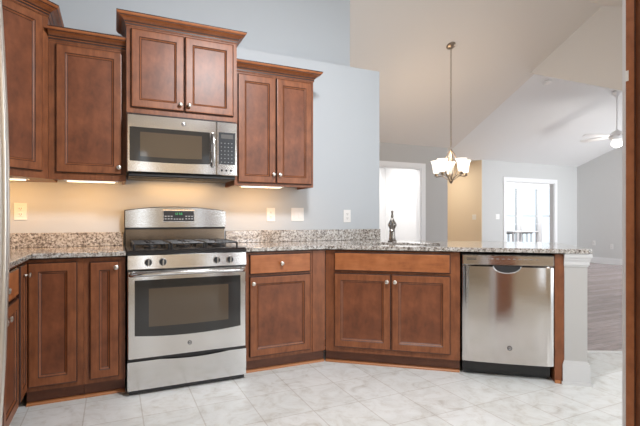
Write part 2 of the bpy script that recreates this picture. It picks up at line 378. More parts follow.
# baseboards
def base_run(name, x0, x1, y0, y1, ax):
    m = MB('white')
    if ax == 'x': m.box(x0, x1, y0, y1, 0, .125).box(x0, x1, y0+.006, y1, .125, .145)
    else: m.box(x0, x1, y0, y1, 0, .125).box(x0+.006, x1, y0, y1, .125, .145)
    return struct(m.build(name))
base_run('baseboard_right', 10.98, 10.9995, -4.0, 3.88, 'y')
base_run('baseboard_far', 10.21, 10.98, 3.88, 3.8995, 'x')
base_run('baseboard_far_left', 7.6725, 8.34, 3.88, 3.8995, 'x')
base_run('baseboard_hall', 5.93, 7.67, 5.48, 5.4995, 'x')
base_run('baseboard_dining', 5.37, 5.92, 3.04, 3.0595, 'x')
# wall end beside the tall cabinet at the right edge of the picture
struct(MB('white').box(1.284, 1.38, -2.9425, -2.922, 0, 2.5).build('wall_pantry'))

# ------------------------------------------------------------------ cabinet building blocks (local frame: front faces -y)
def door_mb(w, h, drawer=False):
    """raised-frame door, origin lower-left, back at y=0, front at y=-.02"""
    m = MB('wood', 'wood_rail', 'glaze_gap_shade', 'wood_panel')
    if drawer:
        loops = [(0, 0), (0, -.014), (.006, -.019), (.012, -.020)]
        mats = [2, 2, 1]
    else:
        st = .052
        loops = [(0, 0), (0, -.014), (.005, -.019), (.010, -.020), (st, -.020), (st+.004, -.0165), (st+.013, -.0115), (st+.016, -.009)]
        mats = [2, 2, 0, 0, 2, 0, 2]  # dark outer edges paint in the shadow gaps around the door
    n = len(loops); vs = []
    for i, d in loops: vs += [(i, d, i), (w-i, d, i), (w-i, d, h-i), (i, d, h-i)]
    base = len(m.v)
    for i in range(n-1):
        for k_ in range(4):
            mi = mats[i]
            if not drawer and i == 3 and k_ in (0, 2): mi = 0
            a = i*4+k_; b_ = i*4+(k_+1) % 4
            m.f.append([base+a, base+b_, base+b_+4, base+a+4]); m.m.append(mi); m.sm.append(False)
    m.v += vs
    m.f.append([base+(n-1)*4+k_ for k_ in range(4)]); m.m.append(1 if drawer else 3); m.sm.append(False)
    m.f.append([base+3, base+2, base+1, base+0]); m.m.append(0); m.sm.append(False)
    return m
knob_mesh = None
def knob(parent, x, z, y=-.02):
    global knob_mesh
    if knob_mesh is None:
        t = MB('nickel').lathe([(.0085, 0), (.0075, .003), (.005, .007), (.0055, .014), (.012, .018), (.0148, .022), (.0142, .027), (.009, .030), (.003, .031)], 20, 0, RX(pi/2)).build('knob')
        knob_mesh = t.data; bpy.data.objects.remove(t)
    o = bpy.data.objects.new('knob', knob_mesh); COL.objects.link(o); o.parent = parent; o.location = (x, y, z); return o
def add_door(parent, x0, x1, z0, z1, kn=None, drawer=False, name=None, y=0.):
    o = door_mb(x1-x0, z1-z0, drawer).build(name or ('drawer' if drawer else 'door'), parent, (x0, y-.0004, z0))
    if kn: knob(o, kn[0]-x0, kn[1]-z0)
    return o
def base_body(parent, w, d=.59, filler=None):
    m = MB('wood', 'glaze_gap_shade')
    m.box(0, w, 0, .02, .10, .876).box(0, .018, .02, d, .10, .876).box(w-.018, w, .02, d, .10, .876).box(.018, w-.018, d-.012, d, .10, .876).box(.018, w-.018, .02, d-.012, .10, .118)
    m.build('body', parent)
    return m
def toe(parent, x0, x1, rec=.06, qr=True):
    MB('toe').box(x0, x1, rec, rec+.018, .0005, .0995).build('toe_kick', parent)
    if qr:
        pts = [(rec, .0005), (rec, .019)]+[(rec-.019*sin(a), .0005+.0185*cos(a)) for a in (pi*.12, pi*.25, pi*.38)]+[(rec-.019, .0005)]
        MB('qround').prism_x(pts, x0, x1).build('shoe_moulding', parent)

def offset_path(path, o):
    """offset an open 2-D polyline to its right-hand side by o with mitres"""
    res = []
    n = len(path)
    for i in range(n):
        dirs = []
        if i > 0: dirs.append((Vector(path[i])-Vector(path[i-1])).normalized())
        if i < n-1: dirs.append((Vector(path[i+1])-Vector(path[i])).normalized())
        nr = [Vector((d.y, -d.x)) for d in dirs]
        if len(nr) == 1: v = nr[0]*o
        else:
            b_ = (nr[0]+nr[1]).normalized(); v = b_*(o/max(.2, b_.dot(nr[0])))
        res.append(Vector(path[i])+v)
    return res
def crown(parent, path, z, name='crown', s=1.0):
    prof = [(-.012, 0), (.004, 0), (.007, .008), (.007, .020), (.012, .024), (.016, .033), (.030, .045), (.050, .053), (.052, .058), (.058, .062), (.063, .072), (.063, .079), (-.012, .079)]
    prof = [(a*s, b_*s) for a, b_ in prof]
    mi = [1, 0, 1, 2, 1, 0, 2, 1, 2, 2, 1, 0]  # lighter rail wood paints the highlight along the crown's roll
    m = MB('wood', 'glaze_gap_shade', 'wood_rail'); n = len(path); vs = []
    for o, h in prof:
        for p in offset_path(path, o): vs.append((p.x, p.y, z+h))
    for i in range(len(prof)):
        j = (i+1) % len(prof)
        for k_ in range(n-1):
            m.f.append([i*n+k_, i*n+k_+1, j*n+k_+1, j*n+k_]); m.m.append(mi[i] if i < len(mi) else 0); m.sm.append(False)
    for e in (0, n-1): m.f.append([i*n+e for i in range(len(prof))]); m.m.append(0); m.sm.append(False)
    m.v = vs
    return m.build(name, parent)
def upper_body(parent, w, d, z0, z1, rail=0.):
    m = MB('wood', 'qround')
    m.box(0, w, 0, d, z0+.02, z1)
    m.box(0, w, 0, .019, z0, z0+.02).box(0, .018, .019, d, z0, z0+.02).box(w-.018, w, .019, d, z0, z0+.02)
    return m.build('body', parent)

# ------------------------------------------------------------------ wall cabinets
c = thing('wall_cabinet', 'cherry wall cabinet with a single door and crown, between corner cabinet and microwave', 'cabinet', (-.3845, -.312, 0))
upper_body(c, .4645, .3115, 1.378, 2.29)
add_door(c, .042, .44, 1.424, 2.268, (.418, 1.47))
crown(c, [(0.0, 0), (.4635, 0)], 2.286)
c = thing('wall_cabinet', 'raised double-door cherry wall cabinet directly above the microwave', 'cabinet', (.0805, -.385, 0))
upper_body(c, .766, .3845, 1.848, 2.445)
add_door(c, .028, .379, 1.885, 2.425, (.352, 1.93)); add_door(c, .385, .738, 1.885, 2.425, (.412, 1.93))
crown(c, [(0, .30), (0, 0), (.766, 0), (.766, .30)], 2.44)
c = thing('wall_cabinet', 'double-door cherry wall cabinet with crown, right of the microwave', 'cabinet', (.8475, -.312, 0))
upper_body(c, .6675, .3115, 1.378, 2.265)
add_door(c, .024, .332, 1.40, 2.245, (.308, 1.47)); add_door(c, .338, .648, 1.40, 2.245, (.362, 1.47))
crown(c, [(0.0, 0), (.6675, 0), (.6675, .30)], 2.26)
# corner cabinet with diagonal face
c = thing('corner_wall_cabinet', 'tall corner wall cabinet with a diagonal door, at the upper left', 'cabinet')
X1, Y1 = -.386, -.315; t = .335
pl = [(X1, -.0005), (X1, Y1), (X1-t, Y1-t), (LW+.0005, Y1-t), (LW+.0005, -.0005)]
MB('wood').prism(pl, 1.378, 2.45).build('body', c)
fw = t*math.sqrt(2)
d_ = door_mb(fw-.10, 1.0).build('door', c, (X1-t+.05*.707-.0003, Y1-t+.05*.707-.0003-.0003, 1.424), pi/4)
knob(d_, .03, .05)
crown(c, [(LW+.001, Y1-t), (X1-t, Y1-t), (X1, Y1), (X1, -.001)], 2.435)
# under-cabinet lamps
def ucl(x0, x1, label):
    o = thing('under_cabinet_light', label, 'light', ((x0+x1)/2, -.255, 1.372), 0, 'under-cabinet lamps'); hw = (x1-x0)/2
    MB('plastic').rbox(-hw, hw, -.05, .03, .001, .0255, .003).build('housing', o)
    MB('lens').box(-hw+.02, hw-.02, -.042, .022, -.0035, .0005).build('lens', o)
    l = bpy.data.lights.new('lamp_light', 'AREA'); l.shape = 'RECTANGLE'; l.size = 2*hw; l.size_y = .05; l.energy = 2.5; l.color = (1.0, .50, .14)
    lo = bpy.data.objects.new('lamp_light', l); COL.objects.link(lo); lo.parent = o; lo.location = (0, -.01, -.006); lo.rotation_euler = (R(30), 0, 0)
ucl(-.30, .03, 'slim lit lamp under the wall cabinet left of the microwave')
ucl(-.78, -.50, 'slim lit lamp under the diagonal corner wall cabinet')
ucl(.90, 1.26, 'slim lit lamp under the wall cabinet right of the microwave')

# ------------------------------------------------------------------ base cabinets
c = thing('base_cabinet', 'cherry base cabinet with one wide plain door in the left inside corner', 'cabinet', (-.469, -.61, 0))
base_body(c, .304); toe(c, 0.0, .304)
add_door(c, .016, .27, .128, .858)
c = thing('base_cabinet', 'narrow cherry base cabinet with one knobbed door left of the stove', 'cabinet', (-.164, -.61, 0))
base_body(c, .232); toe(c, 0, .232)
add_door(c, .032, .197, .128, .852, (.178, .815))
c = thing('base_cabinet', 'cherry base cabinet with drawer above single door, right of the stove', 'cabinet', (.848, -.61, 0))
m = base_body(c, .63); toe(c, 0, .648)
add_door(c, .03, .505, .719, .862, (.268, .792), True)
add_door(c, .03, .505, .128, .703, (.053, .655))
MB('wood').box(.525, .63, -.006, -.0005, .105, .874).build('filler_strip', c)
# left run on the left wall, facing +X
c = thing('base_cabinet', 'cherry drawer base cabinet on the left wall beside the refrigerator handle', 'cabinet', (-.469, -1.70, 0), pi/2)
base_body(c, .82, .575); toe(c, 0, .82)
add_door(c, .06, .79, .719, .862, (.425, .79), True); add_door(c, .06, .42, .128, .703, (.38, .655)); add_door(c, .43, .79, .128, .703, (.47, .655))
c = thing('base_cabinet', 'narrow cherry corner base cabinet on the left wall with one knob', 'cabinet', (-.469, -.878, 0), pi/2)
base_body(c, .264, .575); toe(c, 0, .262)
add_door(c, .02, .215, .128, .862, (.15, .80))

# sink run
SR = -PHI
def srt(s): p = P0+D*s; return (p.x, p.y, 0)
c = thing('sink_base_cabinet', 'wide cherry sink cabinet with two doors under one plain front panel', 'cabinet', srt(.004), SR)
base_body(c, .992, .575); toe(c, -.012, .992)
add_door(c, .071, .926, .722, .862, None, True, 'false_drawer_front')
add_door(c, .071, .500, .140, .703, (.474, .650)); add_door(c, .507, .926, .140, .703, (.533, .650))
p = MB('wood', 'qround').box(0, .0575, -.004, .575, .0005, .876)
p.box(-.0005, .0585, -.016, -.004, .0005, .02, 1)
tag(p.build('end_panel', None, srt(1.612), SR), 'narrow cherry end panel between the dishwasher and white column', 'panel')

# dishwasher
c = thing('dishwasher', 'stainless steel dishwasher with pocket handle beside the white column', 'dishwasher', srt(1.004), SR)
MB('rubber').box(.006, .598, .005, .57, .10, .868).box(.02, .584, .06, .10, .004, .10).build('body', c)
MB('black').rbox(.01, .594, .045, .058, .018, .098, .004).build('kick_plate', c)
# front door with bowed lower panel
m = MB('steel_v'); W = .592; nx = 24
zs = [.106, .112] + [.12+.03*i for i in range(22)] + [.782, .790]
def bow(x, z): u = (x/W)*2-1; return -.024-.010*(1-u*u)
zs = sorted(set(zs)); vs = []; fs = []
for z in zs:
    for i in range(nx+1):
        x = W*i/nx; e = min(x, W-x); e = min(e, .006)/.006; vz = min(z-zs[0], zs[-1]-z); ez = min(vz, .006)/.006
        vs.append((x+.007, bow(x, z)*min(1, .6+.4*e)*min(1, .6+.4*ez), z))
for j in range(len(zs)-1):
    for i in range(nx): a = j*(nx+1)+i; fs.append((a, a+1, a+nx+2, a+nx+1))
nb = len(vs); vs += [(.007, 0, zs[0]), (.007+W, 0, zs[0]), (.007+W, 0, zs[-1]), (.007, 0, zs[-1])]
L = len(zs)-1
fs.append([nb, nb+1]+[i for i in range(nx, -1, -1)]); fs.append([nb+3, nb+2]+[L*(nx+1)+i for i in range(nx, -1, -1)][::1])
fs.append([nb, nb+3]+[j*(nx+1) for j in range(L, -1, -1)]); fs.append([nb+1, nb+2]+[j*(nx+1)+nx for j in range(L, -1, -1)])
m.add(vs, fs, 0, True); dd = m.build('door', c)
# pocket handle: dark scoop with a steel lip
sc = MB('rubber'); pts = [(.30+.085*cos(a), .7895+.045*sin(a)) for a in [pi+pi*i/16 for i in range(17)]]
sc.prism_y(pts, -.0375, -.0335).build('handle_pocket', dd)
lip = MB('logo_light').tube([(.30+.089*cos(a), -.036, .789+.049*sin(a)) for a in [pi+pi*i/20 for i in range(21)]], .0035, 8); lip.build('handle_lip', dd)
cp = MB('steel_v').rbox(.007, .599, -.032, .0, .793, .864, .005); cpo = cp.build('control_panel', c)
b_ = MB('logo_dark').box(.035, .10, -.0335, -.032, .838, .843).box(.035, .10, -.0335, -.032, .829, .834); b_.build('name_badge', cpo)
b_ = MB('button')
for i in range(10): b_.box(.16+.036*i, .178+.036*i, -.0328, -.032, .836, .839)
b_.build('button_print', cpo)
def badge(parent, x, y, z, r):
    """round badge: silver disc, dark ring, and a curled monogram"""
    m = MB('logo_light', 'logo_dark'); m.lathe([(r, 0), (r, .001), (r*.9, .0016)], 24, 0, T(x, y, z) @ RX(pi/2))
    ring = [(x+r*.92*cos(a), y-.0018, z+r*.92*sin(a)) for a in [2*pi*i/24 for i in range(25)]]
    m.tube(ring, r*.15, 6, 1)
    m.tube([(x-r*.35+r*.30*cos(a), y-.002, z+r*.30*sin(a)) for a in [R(30+300*i/14) for i in range(15)]], r*.12, 6, 1)
    m.tube([(x-r*.05, y-.002, z-r*.05), (x-r*.2, y-.002, z-r*.02)], r*.12, 6, 1)
    m.tube([(x+r*.30+r*.28*cos(a)*.8, y-.002, z+r*.18+r*.22*sin(a)) for a in [R(40+280*i/12) for i in range(13)]], r*.07, 6, 1)
    m.tube([(x+r*.30+r*.28*cos(a)*.9, y-.002, z-r*.22+r*.24*sin(a)) for a in [R(80+240*i/12) for i in range(13)]], r*.07, 6, 1)
    return m.build('round_badge', parent)
badge(dd, .318, -.0345, .222, .0155)

# white column at the end of the peninsula and the knee wall behind it
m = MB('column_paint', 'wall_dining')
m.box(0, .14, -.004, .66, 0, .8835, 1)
b0 = [(0, .125, .014), (.0005, .125, .014)]
m.box(-.012, .154, -.018, .674, 0, .135).box(-.008, .150, -.013, .67, .135, .148).box(-.004, .145, -.008, .664, .148, .158).box(-.02, .164, -.030, .686, 0, .020)
m.box(-.003, .144, -.009, .665, .795, .806).box(-.004, .150, -.014, .67, .806, .838).box(-.004, .156, -.020, .675, .838, .856).box(-.004, .164, -.026, .68, .856, .8835)
struct(m.build('trim_column', None, srt(1.6715+.0), SR))
kw = MB('wall'); kw.box(.26, 1.667, .60, .70, 0, .8835); struct(kw.build('wall_knee', None, srt(0), SR))

# ------------------------------------------------------------------ countertops
def slab(name, outline, hole, z0, z1, mat):
    bm = bmesh.new()
    loops = [outline]+([hole] if hole else [])
    edges = []
    for lp in loops:
        vs = [bm.verts.new((x, y, z1)) for x, y in lp]
        for i in range(len(vs)): edges.append(bm.edges.new((vs[i], vs[(i+1) % len(vs)])))
    r = bmesh.ops.triangle_fill(bm, use_beauty=True, use_dissolve=False, edges=edges)
    top = [g_ for g_ in r['geom'] if isinstance(g_, bmesh.types.BMFace)]
    ex = bmesh.ops.extrude_face_region(bm, geom=top)
    for v in [g_ for g_ in ex['geom'] if isinstance(g_, bmesh.types.BMVert)]: v.co.z = z0
    bmesh.ops.recalc_face_normals(bm, faces=bm.faces)
    me = bpy.data.meshes.new(name); bm.to_mesh(me); bm.free(); me.materials.append(M[mat])
    o = bpy.data.objects.new(name, me); COL.objects.link(o)
    md = o.modifiers.new('bevel', 'BEVEL'); md.width = .004; md.segments = 2; md.limit_method = 'ANGLE'; md.angle_limit = R(50)
    return o
ZC0, ZC1 = .884, .914
o = slab('countertop', [(LW+.001, -.001), (.073, -.001), (.073, -.645), (-.437, -.645), (-.437, -1.72), (LW+.001, -1.72)], None, ZC0, ZC1, 'granite')
tag(o, 'L-shaped speckled granite countertop left of the stove', 'countertop')
ph2 = PHI/2; cx = P0.x-.035*math.tan(ph2)
a0 = sn(1.84, .035)
out = [(.846, -.001), (2.370, -.001), sn(.44, -.90), sn(1.80, -.90), sn(1.84, -.86)]
e1 = sn(1.84, .005); e2 = sn(1.81, .035)
out += [e1, e2, (cx, -.645), (.846, -.645)]
hx0, hx1, hn0, hn1 = .17, .86, -.10, -.50
hole = []
for (cs_, cn, a_) in ((hx0+.05, hn0-.05, 90), (hx0+.05, hn1+.05, 180), (hx1-.05, hn1+.05, 270), (hx1-.05, hn0-.05, 0)):
    for k_ in range(5):
        a = R(a_+22.5*k_); hole.append(sn(cs_+.05*cos(a), cn+.05*sin(a)))
o = slab('countertop', out, hole, ZC0, ZC1, 'granite')
tag(o, 'long bent granite countertop with the sink, right of the stove', 'countertop')
def bsp(name, x0, x1, y0, y1, label):
    tag(MB('granite').rbox(x0, x1, y0, y1, .9143, 1.017, .003).build(name), label, 'backsplash')
bsp('backsplash', LW+.024, .070, -.022, -.0006, 'low granite backsplash on the wall left of the stove')
bsp('backsplash', .848, 2.3705, -.022, -.0006, 'low granite backsplash on the wall right of the stove')
bsp('backsplash', LW+.0006, LW+.022, -1.72, -.0006, 'low granite backsplash along the left side wall')
# sink
m = MB('sink', 'slot'); zt, zb = .8835, .70
prof = [(-.012, zt), (.0, zt), (.003, zt-.01), (.008, zb+.03), (.035, zb)]
def rr(i, n=5):
    pts = []
    for (sx_, sy_, a_) in ((hx0+.05, -hn0+.05, 180), (hx1-.05, -hn0+.05, 270), (hx1-.05, -hn1-.05, 0), (hx0+.05, -hn1-.05, 90)):
        for k_ in range(n):
            a = R(a_+90*k_/(n-1)); pts.append((sx_+(.05-i)*cos(a), sy_+(.05-i)*sin(a)))
    return pts
vs = []; fs = []; n = 20
for i, z in prof: vs += [(x, y, z) for x, y in rr(min(i, .045))]
for j in range(len(prof)-1):
    for k_ in range(n): fs.append((j*n+k_, j*n+(k_+1) % n, (j+1)*n+(k_+1) % n, (j+1)*n+k_))
fs.append([(len(prof)-1)*n+k_ for k_ in range(n)])
m.add(vs, fs, 0, True)
m.lathe([(.04, zb+.0005), (.04, zb+.002), (.03, zb+.003)], 20, 1, T(.515, .30, 0))
o = m.build('kitchen_sink', None, srt(0), SR); md = o.modifiers.new('solid', 'SOLIDIFY'); md.thickness = .0015; md.offset = -1
tag(o, 'undermount stainless steel sink set in the granite counter', 'sink')
# faucet
fp = P0+D*.462+N*(-.60)
c = thing('kitchen_faucet', 'brushed nickel single-lever faucet standing behind the sink', 'faucet', (fp.x, fp.y, .9142), -R(36))
c.scale = (1.25, 1.1, 1.12)
MB('chrome').lathe([(.032, 0), (.032, .006), (.026, .012), (.022, .03), (.020, .07), (.019, .10), (.023, .112), (.030, .128), (.031, .135), (.026, .148), (.017, .165), (.010, .178), (.008, .186)], 20).build('body', c)
MB('chrome').tube([(0, -.015, .10), (0, -.045, .135), (0, -.085, .15), (0, -.125, .145), (0, -.155, .12), (0, -.165, .085)], [.013, .013, .0125, .012, .0135, .017], 12).build('spout', c)
MB('chrome').lathe([(.006, .186), (.009, .195), (.0095, .205), (.007, .213), (.003, .217)], 14).tube([(0, 0, .20), (0, .02, .225), (0, .03, .24)], [.006, .007, .009], 10).build('lever_handle', c)
MB('chrome').lathe([(.016, 0), (.014, .006), (.009, .015), (.009, .05), (.014, .06), (.014, .09), (.006, .10)], 14, 0, T(.0, 0, 0)).build('collar', c).scale = (1.7, 1.7, .3)

# ------------------------------------------------------------------ gas range
c = thing('gas_range', 'freestanding stainless gas range with black cooktop between the base cabinets', 'range', (.079, 0, 0))
W = .760
MB('rubber').box(.004, W-.004, -.64, -.03, .03, .884).box(.03, .06, -.6, -.57, .0, .03).box(W-.06, W-.03, -.6, -.57, 0, .03).box(.03, .06, -.1, -.07, 0, .03).box(W-.06, W-.03, -.1, -.07, 0, .03).build('body', c)
m = MB('black'); m.prism_x([(-.02, .8845), (-.02, .921), (-.60, .921), (-.655, .917), (-.668, .908), (-.672, .895), (-.668, .8845)], 0, W); ct = m.build('cooktop', c)
m = MB('steel'); m.prism_x([(-.6405, .806), (-.6405, .884), (-.671, .884), (-.682, .80), (-.676, .796), (-.6405, .796)], .002, W-.002); cpn = m.build('control_panel', c)
for x in (.122, .210, .555, .644):
    kx = T(x, -.6775, .842) @ RX(R(98-90)) @ RX(pi/2)
    k_ = MB('panel_dark', 'nickel').lathe([(.0235, 0), (.0235, .005), (.021, .008)], 24, 1, kx).lathe([(.0205, .008), (.020, .022), (.018, .026)], 24, 0, kx)
    k_.add([(-.004, -.019, .026), (.004, -.019, .026), (.004, .019, .026), (-.004, .019, .026), (-.003, -.018, .034), (.003, -.018, .034), (.003, .018, .034), (-.003, .018, .034)], [(0, 1, 2, 3), (4, 5, 6, 7), (0, 1, 5, 4), (1, 2, 6, 5), (2, 3, 7, 6), (3, 0, 4, 7)], 1, False, kx)
    k_.build('burner_knob', cpn)
# grates: three cast iron grates and five burner caps
def bar(m, x0, y0, x1, y1, z=.952, r=.0055): m.tube([(x0, y0, z), (x1, y1, z)], r, 6)
for gi, (gx0, gx1) in enumerate(((.035, .262), (.268, .492), (.498, .725))):
    m = MB('iron'); y0, y1 = -.60, -.115
    for a in (gx0+.006, gx1-.006): m.tube([(a, y0+.02, .948), (a, y0+.06, .952), (a, y1-.06, .952), (a, y1-.02, .948)], .007, 6)
    for yy in (y0+.02, (y0+y1)/2, y1-.02): bar(m, gx0+.006, yy, gx1-.006, yy)
    xm = (gx0+gx1)/2
    for yc in (y0+.13, y1-.13):
        for dx, dy in ((1, 0), (-1, 0), (0, 1), (0, -1)):
            ex = .105 if dx else .11
            bar(m, xm+dx*.03, yc+dy*.03, xm+dx*ex, yc+dy*ex)
    for a in (gx0+.006, gx1-.006):
        for yy in (y0+.02, y1-.02): m.tube([(a, yy, .9215), (a, yy, .95)], .007, 6)
    m.build('burner_grate', ct)
for x, y, r in ((.148, -.47, .045), (.148, -.245, .036), (.38, -.36, .05), (.612, -.47, .05), (.612, -.245, .036)):
    MB('iron').lathe([(r, .9213), (r, .930), (r*.8, .934), (r*.75, .942), (r*.4, .944)], 20, 0, T(x, y, 0)).build('burner_cap', ct)
# backguard with arched top
bgp = MB('steel', 'black'); n = 24
def top(u): return 1.183+.030*(1-(2*u-1)**2)
arch = [(.0+.748*i/n, top(i/n)) for i in range(n+1)]
y_f, y_b = -.095, -.022
low = 1.052
pts = [(.0, low)]+arch+[(.748, low)]
bgo = MB('steel').prism_y([(x, z-.006 if z > 1.1 else z) for x, z in pts], y_f, -.03); bgo = bgo.build('backguard', c)
MB('black').prism_y([(x*1.012-.0045, z) for x, z in [(.0, .9215)]+arch+[(.748, .9215)]], -.0295, y_b).build('backguard_rim', bgo)
MB('steel_dark').box(.004, .744, -.075, -.0296, .9215, 1.036).build('backguard_riser', bgo)
MB('black').box(.002, .746, -.0955, -.0297, 1.0365, 1.0515).build('vent_gap', bgo)
dp = MB('logo_light', 'panel_dark', 'button', 'green')
dp.rbox(.264, .504, y_f-.004, y_f-.0002, 1.090, 1.186, .002)
dp.rbox(.270, .498, y_f-.006, y_f-.004, 1.098, 1.178, .0015, 1)
dp.box(.345, .415, y_f-.0068, y_f-.006, 1.142, 1.170, 1)
for i in range(3):
    for r_ in (1.112, 1.132): dp.box(.278+.022*i, .292+.022*i, y_f-.0066, y_f-.006, r_, r_+.009, 2)
    for r_ in (1.112, 1.132): dp.box(.432+.022*i, .446+.022*i, y_f-.0066, y_f-.006, r_, r_+.009, 2)
for i in range(4): dp.box(.345+.02*i, .357+.02*i, y_f-.0066, y_f-.006, 1.110, 1.119, 2)
for i, sgs in enumerate(('bc', 'abged', 'abcdef', 'abcdef')):
    x = .352+.0145*i+(.004 if i > 1 else 0); w_, h_ = .008, .016; z = 1.148; t_ = .0018; yy = y_f-.0075
    seg_ = {'a': (x, x+w_, z+h_-t_, z+h_), 'd': (x, x+w_, z, z+t_), 'g': (x, x+w_, z+h_/2-t_/2, z+h_/2+t_/2), 'f': (x, x+t_, z+h_/2, z+h_), 'e': (x, x+t_, z, z+h_/2), 'b': (x+w_-t_, x+w_, z+h_/2, z+h_), 'c': (x+w_-t_, x+w_, z, z+h_/2)}
    for s_ in sgs: a_ = seg_[s_]; dp.box(a_[0], a_[1], yy, yy+.0006, a_[2], a_[3], 3)
dp.build('clock_display', bgo)
# oven door
m = MB('steel'); m.rbox(.0, W, -.672, -.6405, .228, .786, .006); od = m.build('oven_door', c)
def gl(x0, x1, z0, z1, sag, n=16): return [(x1, z1), (x0, z1)]+[(x0+(x1-x0)*i/n, z0-sag*(1-(2*i/n-1)**2)) for i in range(n+1)]
MB('glass_black').prism_y(gl(.042, .720, .378, .728, .020), -.6745, -.6722).build('oven_window', od)
MB('oven_pane').prism_y(gl(.125, .635, .430, .672, .004), -.6757, -.6746).build('inner_window', od)
m = MB('steel'); hp = [(.022, -.674, .760), (.028, -.700, .765), (.05, -.716, .768)]+[(.05+.66*i/14, -.716-.012*sin(pi*i/14), .768+.004*sin(pi*i/14)) for i in range(1, 14)]+[(.71, -.716, .768), (.732, -.700, .765), (.738, -.674, .760)]
m.tube(hp, .0155, 12, 0, None, .9).build('handle', od)
badge(od, .378, -.6725, .300, .013)
for z_ in ((.2155, .2275), (.7865, .7955)): MB('rubber').box(.0, W, -.662, -.6412, *z_).build('door_gasket', c)
n = 20
ztop = lambda u: .214-.013*max(0, sin(pi*min(max((u-.25)/.6, 0), 1)))
m = MB('steel'); m.prism_y([(0, .034), (W, .034)]+[(W-W*i/n, ztop(1-i/n)) for i in range(n+1)], -.672, -.641); m.build('storage_drawer', c)
MB('rubber').box(.01, W-.01, -.655, -.6405, .006, .0335).build('bottom_skirt', c)

# ------------------------------------------------------------------ microwave
c = thing('microwave', 'over-the-range stainless microwave hung under the raised cabinet', 'microwave', (.081, 0, 0))
W = .764; F = -.405
MB('rubber').box(.002, W-.002, F+.025, -.001, 1.437, 1.8475).build('body', c)
MB('rubber').rbox(.01, W-.01, F+.012, -.02, 1.410, 1.4365, .006).box(.03, .35, -.30, -.08, 1.407, 1.410).box(.41, .73, -.30, -.08, 1.407, 1.410).build('vent_base', c)
m = MB('steel').rbox(0, .607, F-.012, F+.0245, 1.437, 1.836, .006); md_ = m.build('door', c)
MB('glass_black').prism_y(gl(.018, .558, 1.515, 1.747, .006), F-.0145, F-.0122).build('door_window', md_)
MB('oven_pane').prism_y(gl(.085, .500, 1.548, 1.715, .004), F-.0155, F-.0146).build('inner_window', md_)
m = MB('steel').tube([(.578, F-.013, 1.500), (.578, F-.040, 1.508), (.578, F-.053, 1.535), (.578, F-.058, 1.62), (.578, F-.053, 1.705), (.578, F-.040, 1.732), (.578, F-.013, 1.740)], .0125, 12, 0, None, .8); m.build('handle', md_)
badge(md_, .372, F-.0125, 1.793, .014)
m = MB('steel').rbox(.6085, W, F-.012, F+.0245, 1.437, 1.836, .006); cpn = m.build('control_panel', c)
kp = MB('panel_dark', 'button', 'green', 'slot')
kp.rbox(.622, .745, F-.0145, F-.0122, 1.520, 1.757, .001)
kp.box(.640, .728, F-.0152, F-.0145, 1.712, 1.742, 3)
for i in range(4):
    for r_ in range(6): kp.box(.638+.026*i, .645+.026*i, F-.0151, F-.0145, 1.535+.028*r_, 1.5385+.028*r_, 1)
kp.build('keypad', cpn)
for i in range(3): MB('rubber').lathe([(.008, 0), (.008, .002), (.006, .003)], 14, 0, T(.645+.034*i, F-.0122, 1.475) @ RX(pi/2)).build('button', cpn)

l = bpy.data.lights.new('cooktop_light', 'AREA'); l.shape = 'RECTANGLE'; l.size = .5; l.size_y = .06; l.energy = 1.3; l.color = (1.0, .54, .2)
lo = bpy.data.objects.new('cooktop_light', l); COL.objects.link(lo); lo.parent = c; lo.location = (.38, -.12, 1.402); lo.rotation_euler = (R(10), 0, 0)
# ------------------------------------------------------------------ outlets and switches
def outlet(label, loc, rz=0., kind='outlet', group='outlets and switches'):
    w_ = .038 if kind != 'double' else .061
    o = thing({'outlet': 'wall_outlet', 'switch': 'light_switch', 'double': 'light_switch'}[kind], label, 'outlet' if kind == 'outlet' else 'switch', loc, rz, group)
    pl_ = MB('plastic').rbox(-w_, w_, -.006, -.0006, -.06, .06, .002); po = pl_.build('cover_plate', o)
    if kind == 'outlet':
        for dz in (.02, -.02):
            m = MB('plastic', 'slot').rbox(-.016, .016, -.009, -.0061, dz-.014, dz+.014, .002)
            m.box(-.008, -.005, -.0096, -.009, dz-.003, dz+.006, 1).box(.005, .008, -.0096, -.009, dz-.003, dz+.006, 1).box(-.002, .002, -.0096, -.009, dz-.010, dz-.006, 1)
            m.build('socket', o)
    else:
        for dx in ((0,) if kind == 'switch' else (-.023, .023)):
            MB('plastic').rbox(dx-.0165, dx+.0165, -.0095, -.0061, -.033, .033, .002).box(dx-.0165, dx+.0165, -.0105, -.0095, 0, .033).build('rocker', o)
    return o
outlet('white double outlet on the stove wall at the far left', (-.588, 0, 1.168))
outlet('white outlet under the lit cabinet nearest the stove, on its right', (1.248, 0, 1.152))
outlet('wide white double switch plate under the right wall cabinet', (1.50, 0, 1.155), 0, 'double')
outlet('white outlet on bare grey wall nearest the sink', (2.008, 0, 1.142))
outlet('white switch plate on the tan hallway wall', (7.66, 4.13, 1.15), -pi/2, 'double')
outlet('white switch plate on grey wall left of the sunroom doorway', (8.156, 3.9, 1.16), 0, 'double')
outlet('low white outlet on far right wall, the left of two', (11.0, 3.45, .50), pi/2*-1)
outlet('low white outlet on far right wall, the right of two', (11.0, 3.01, .43), -pi/2)

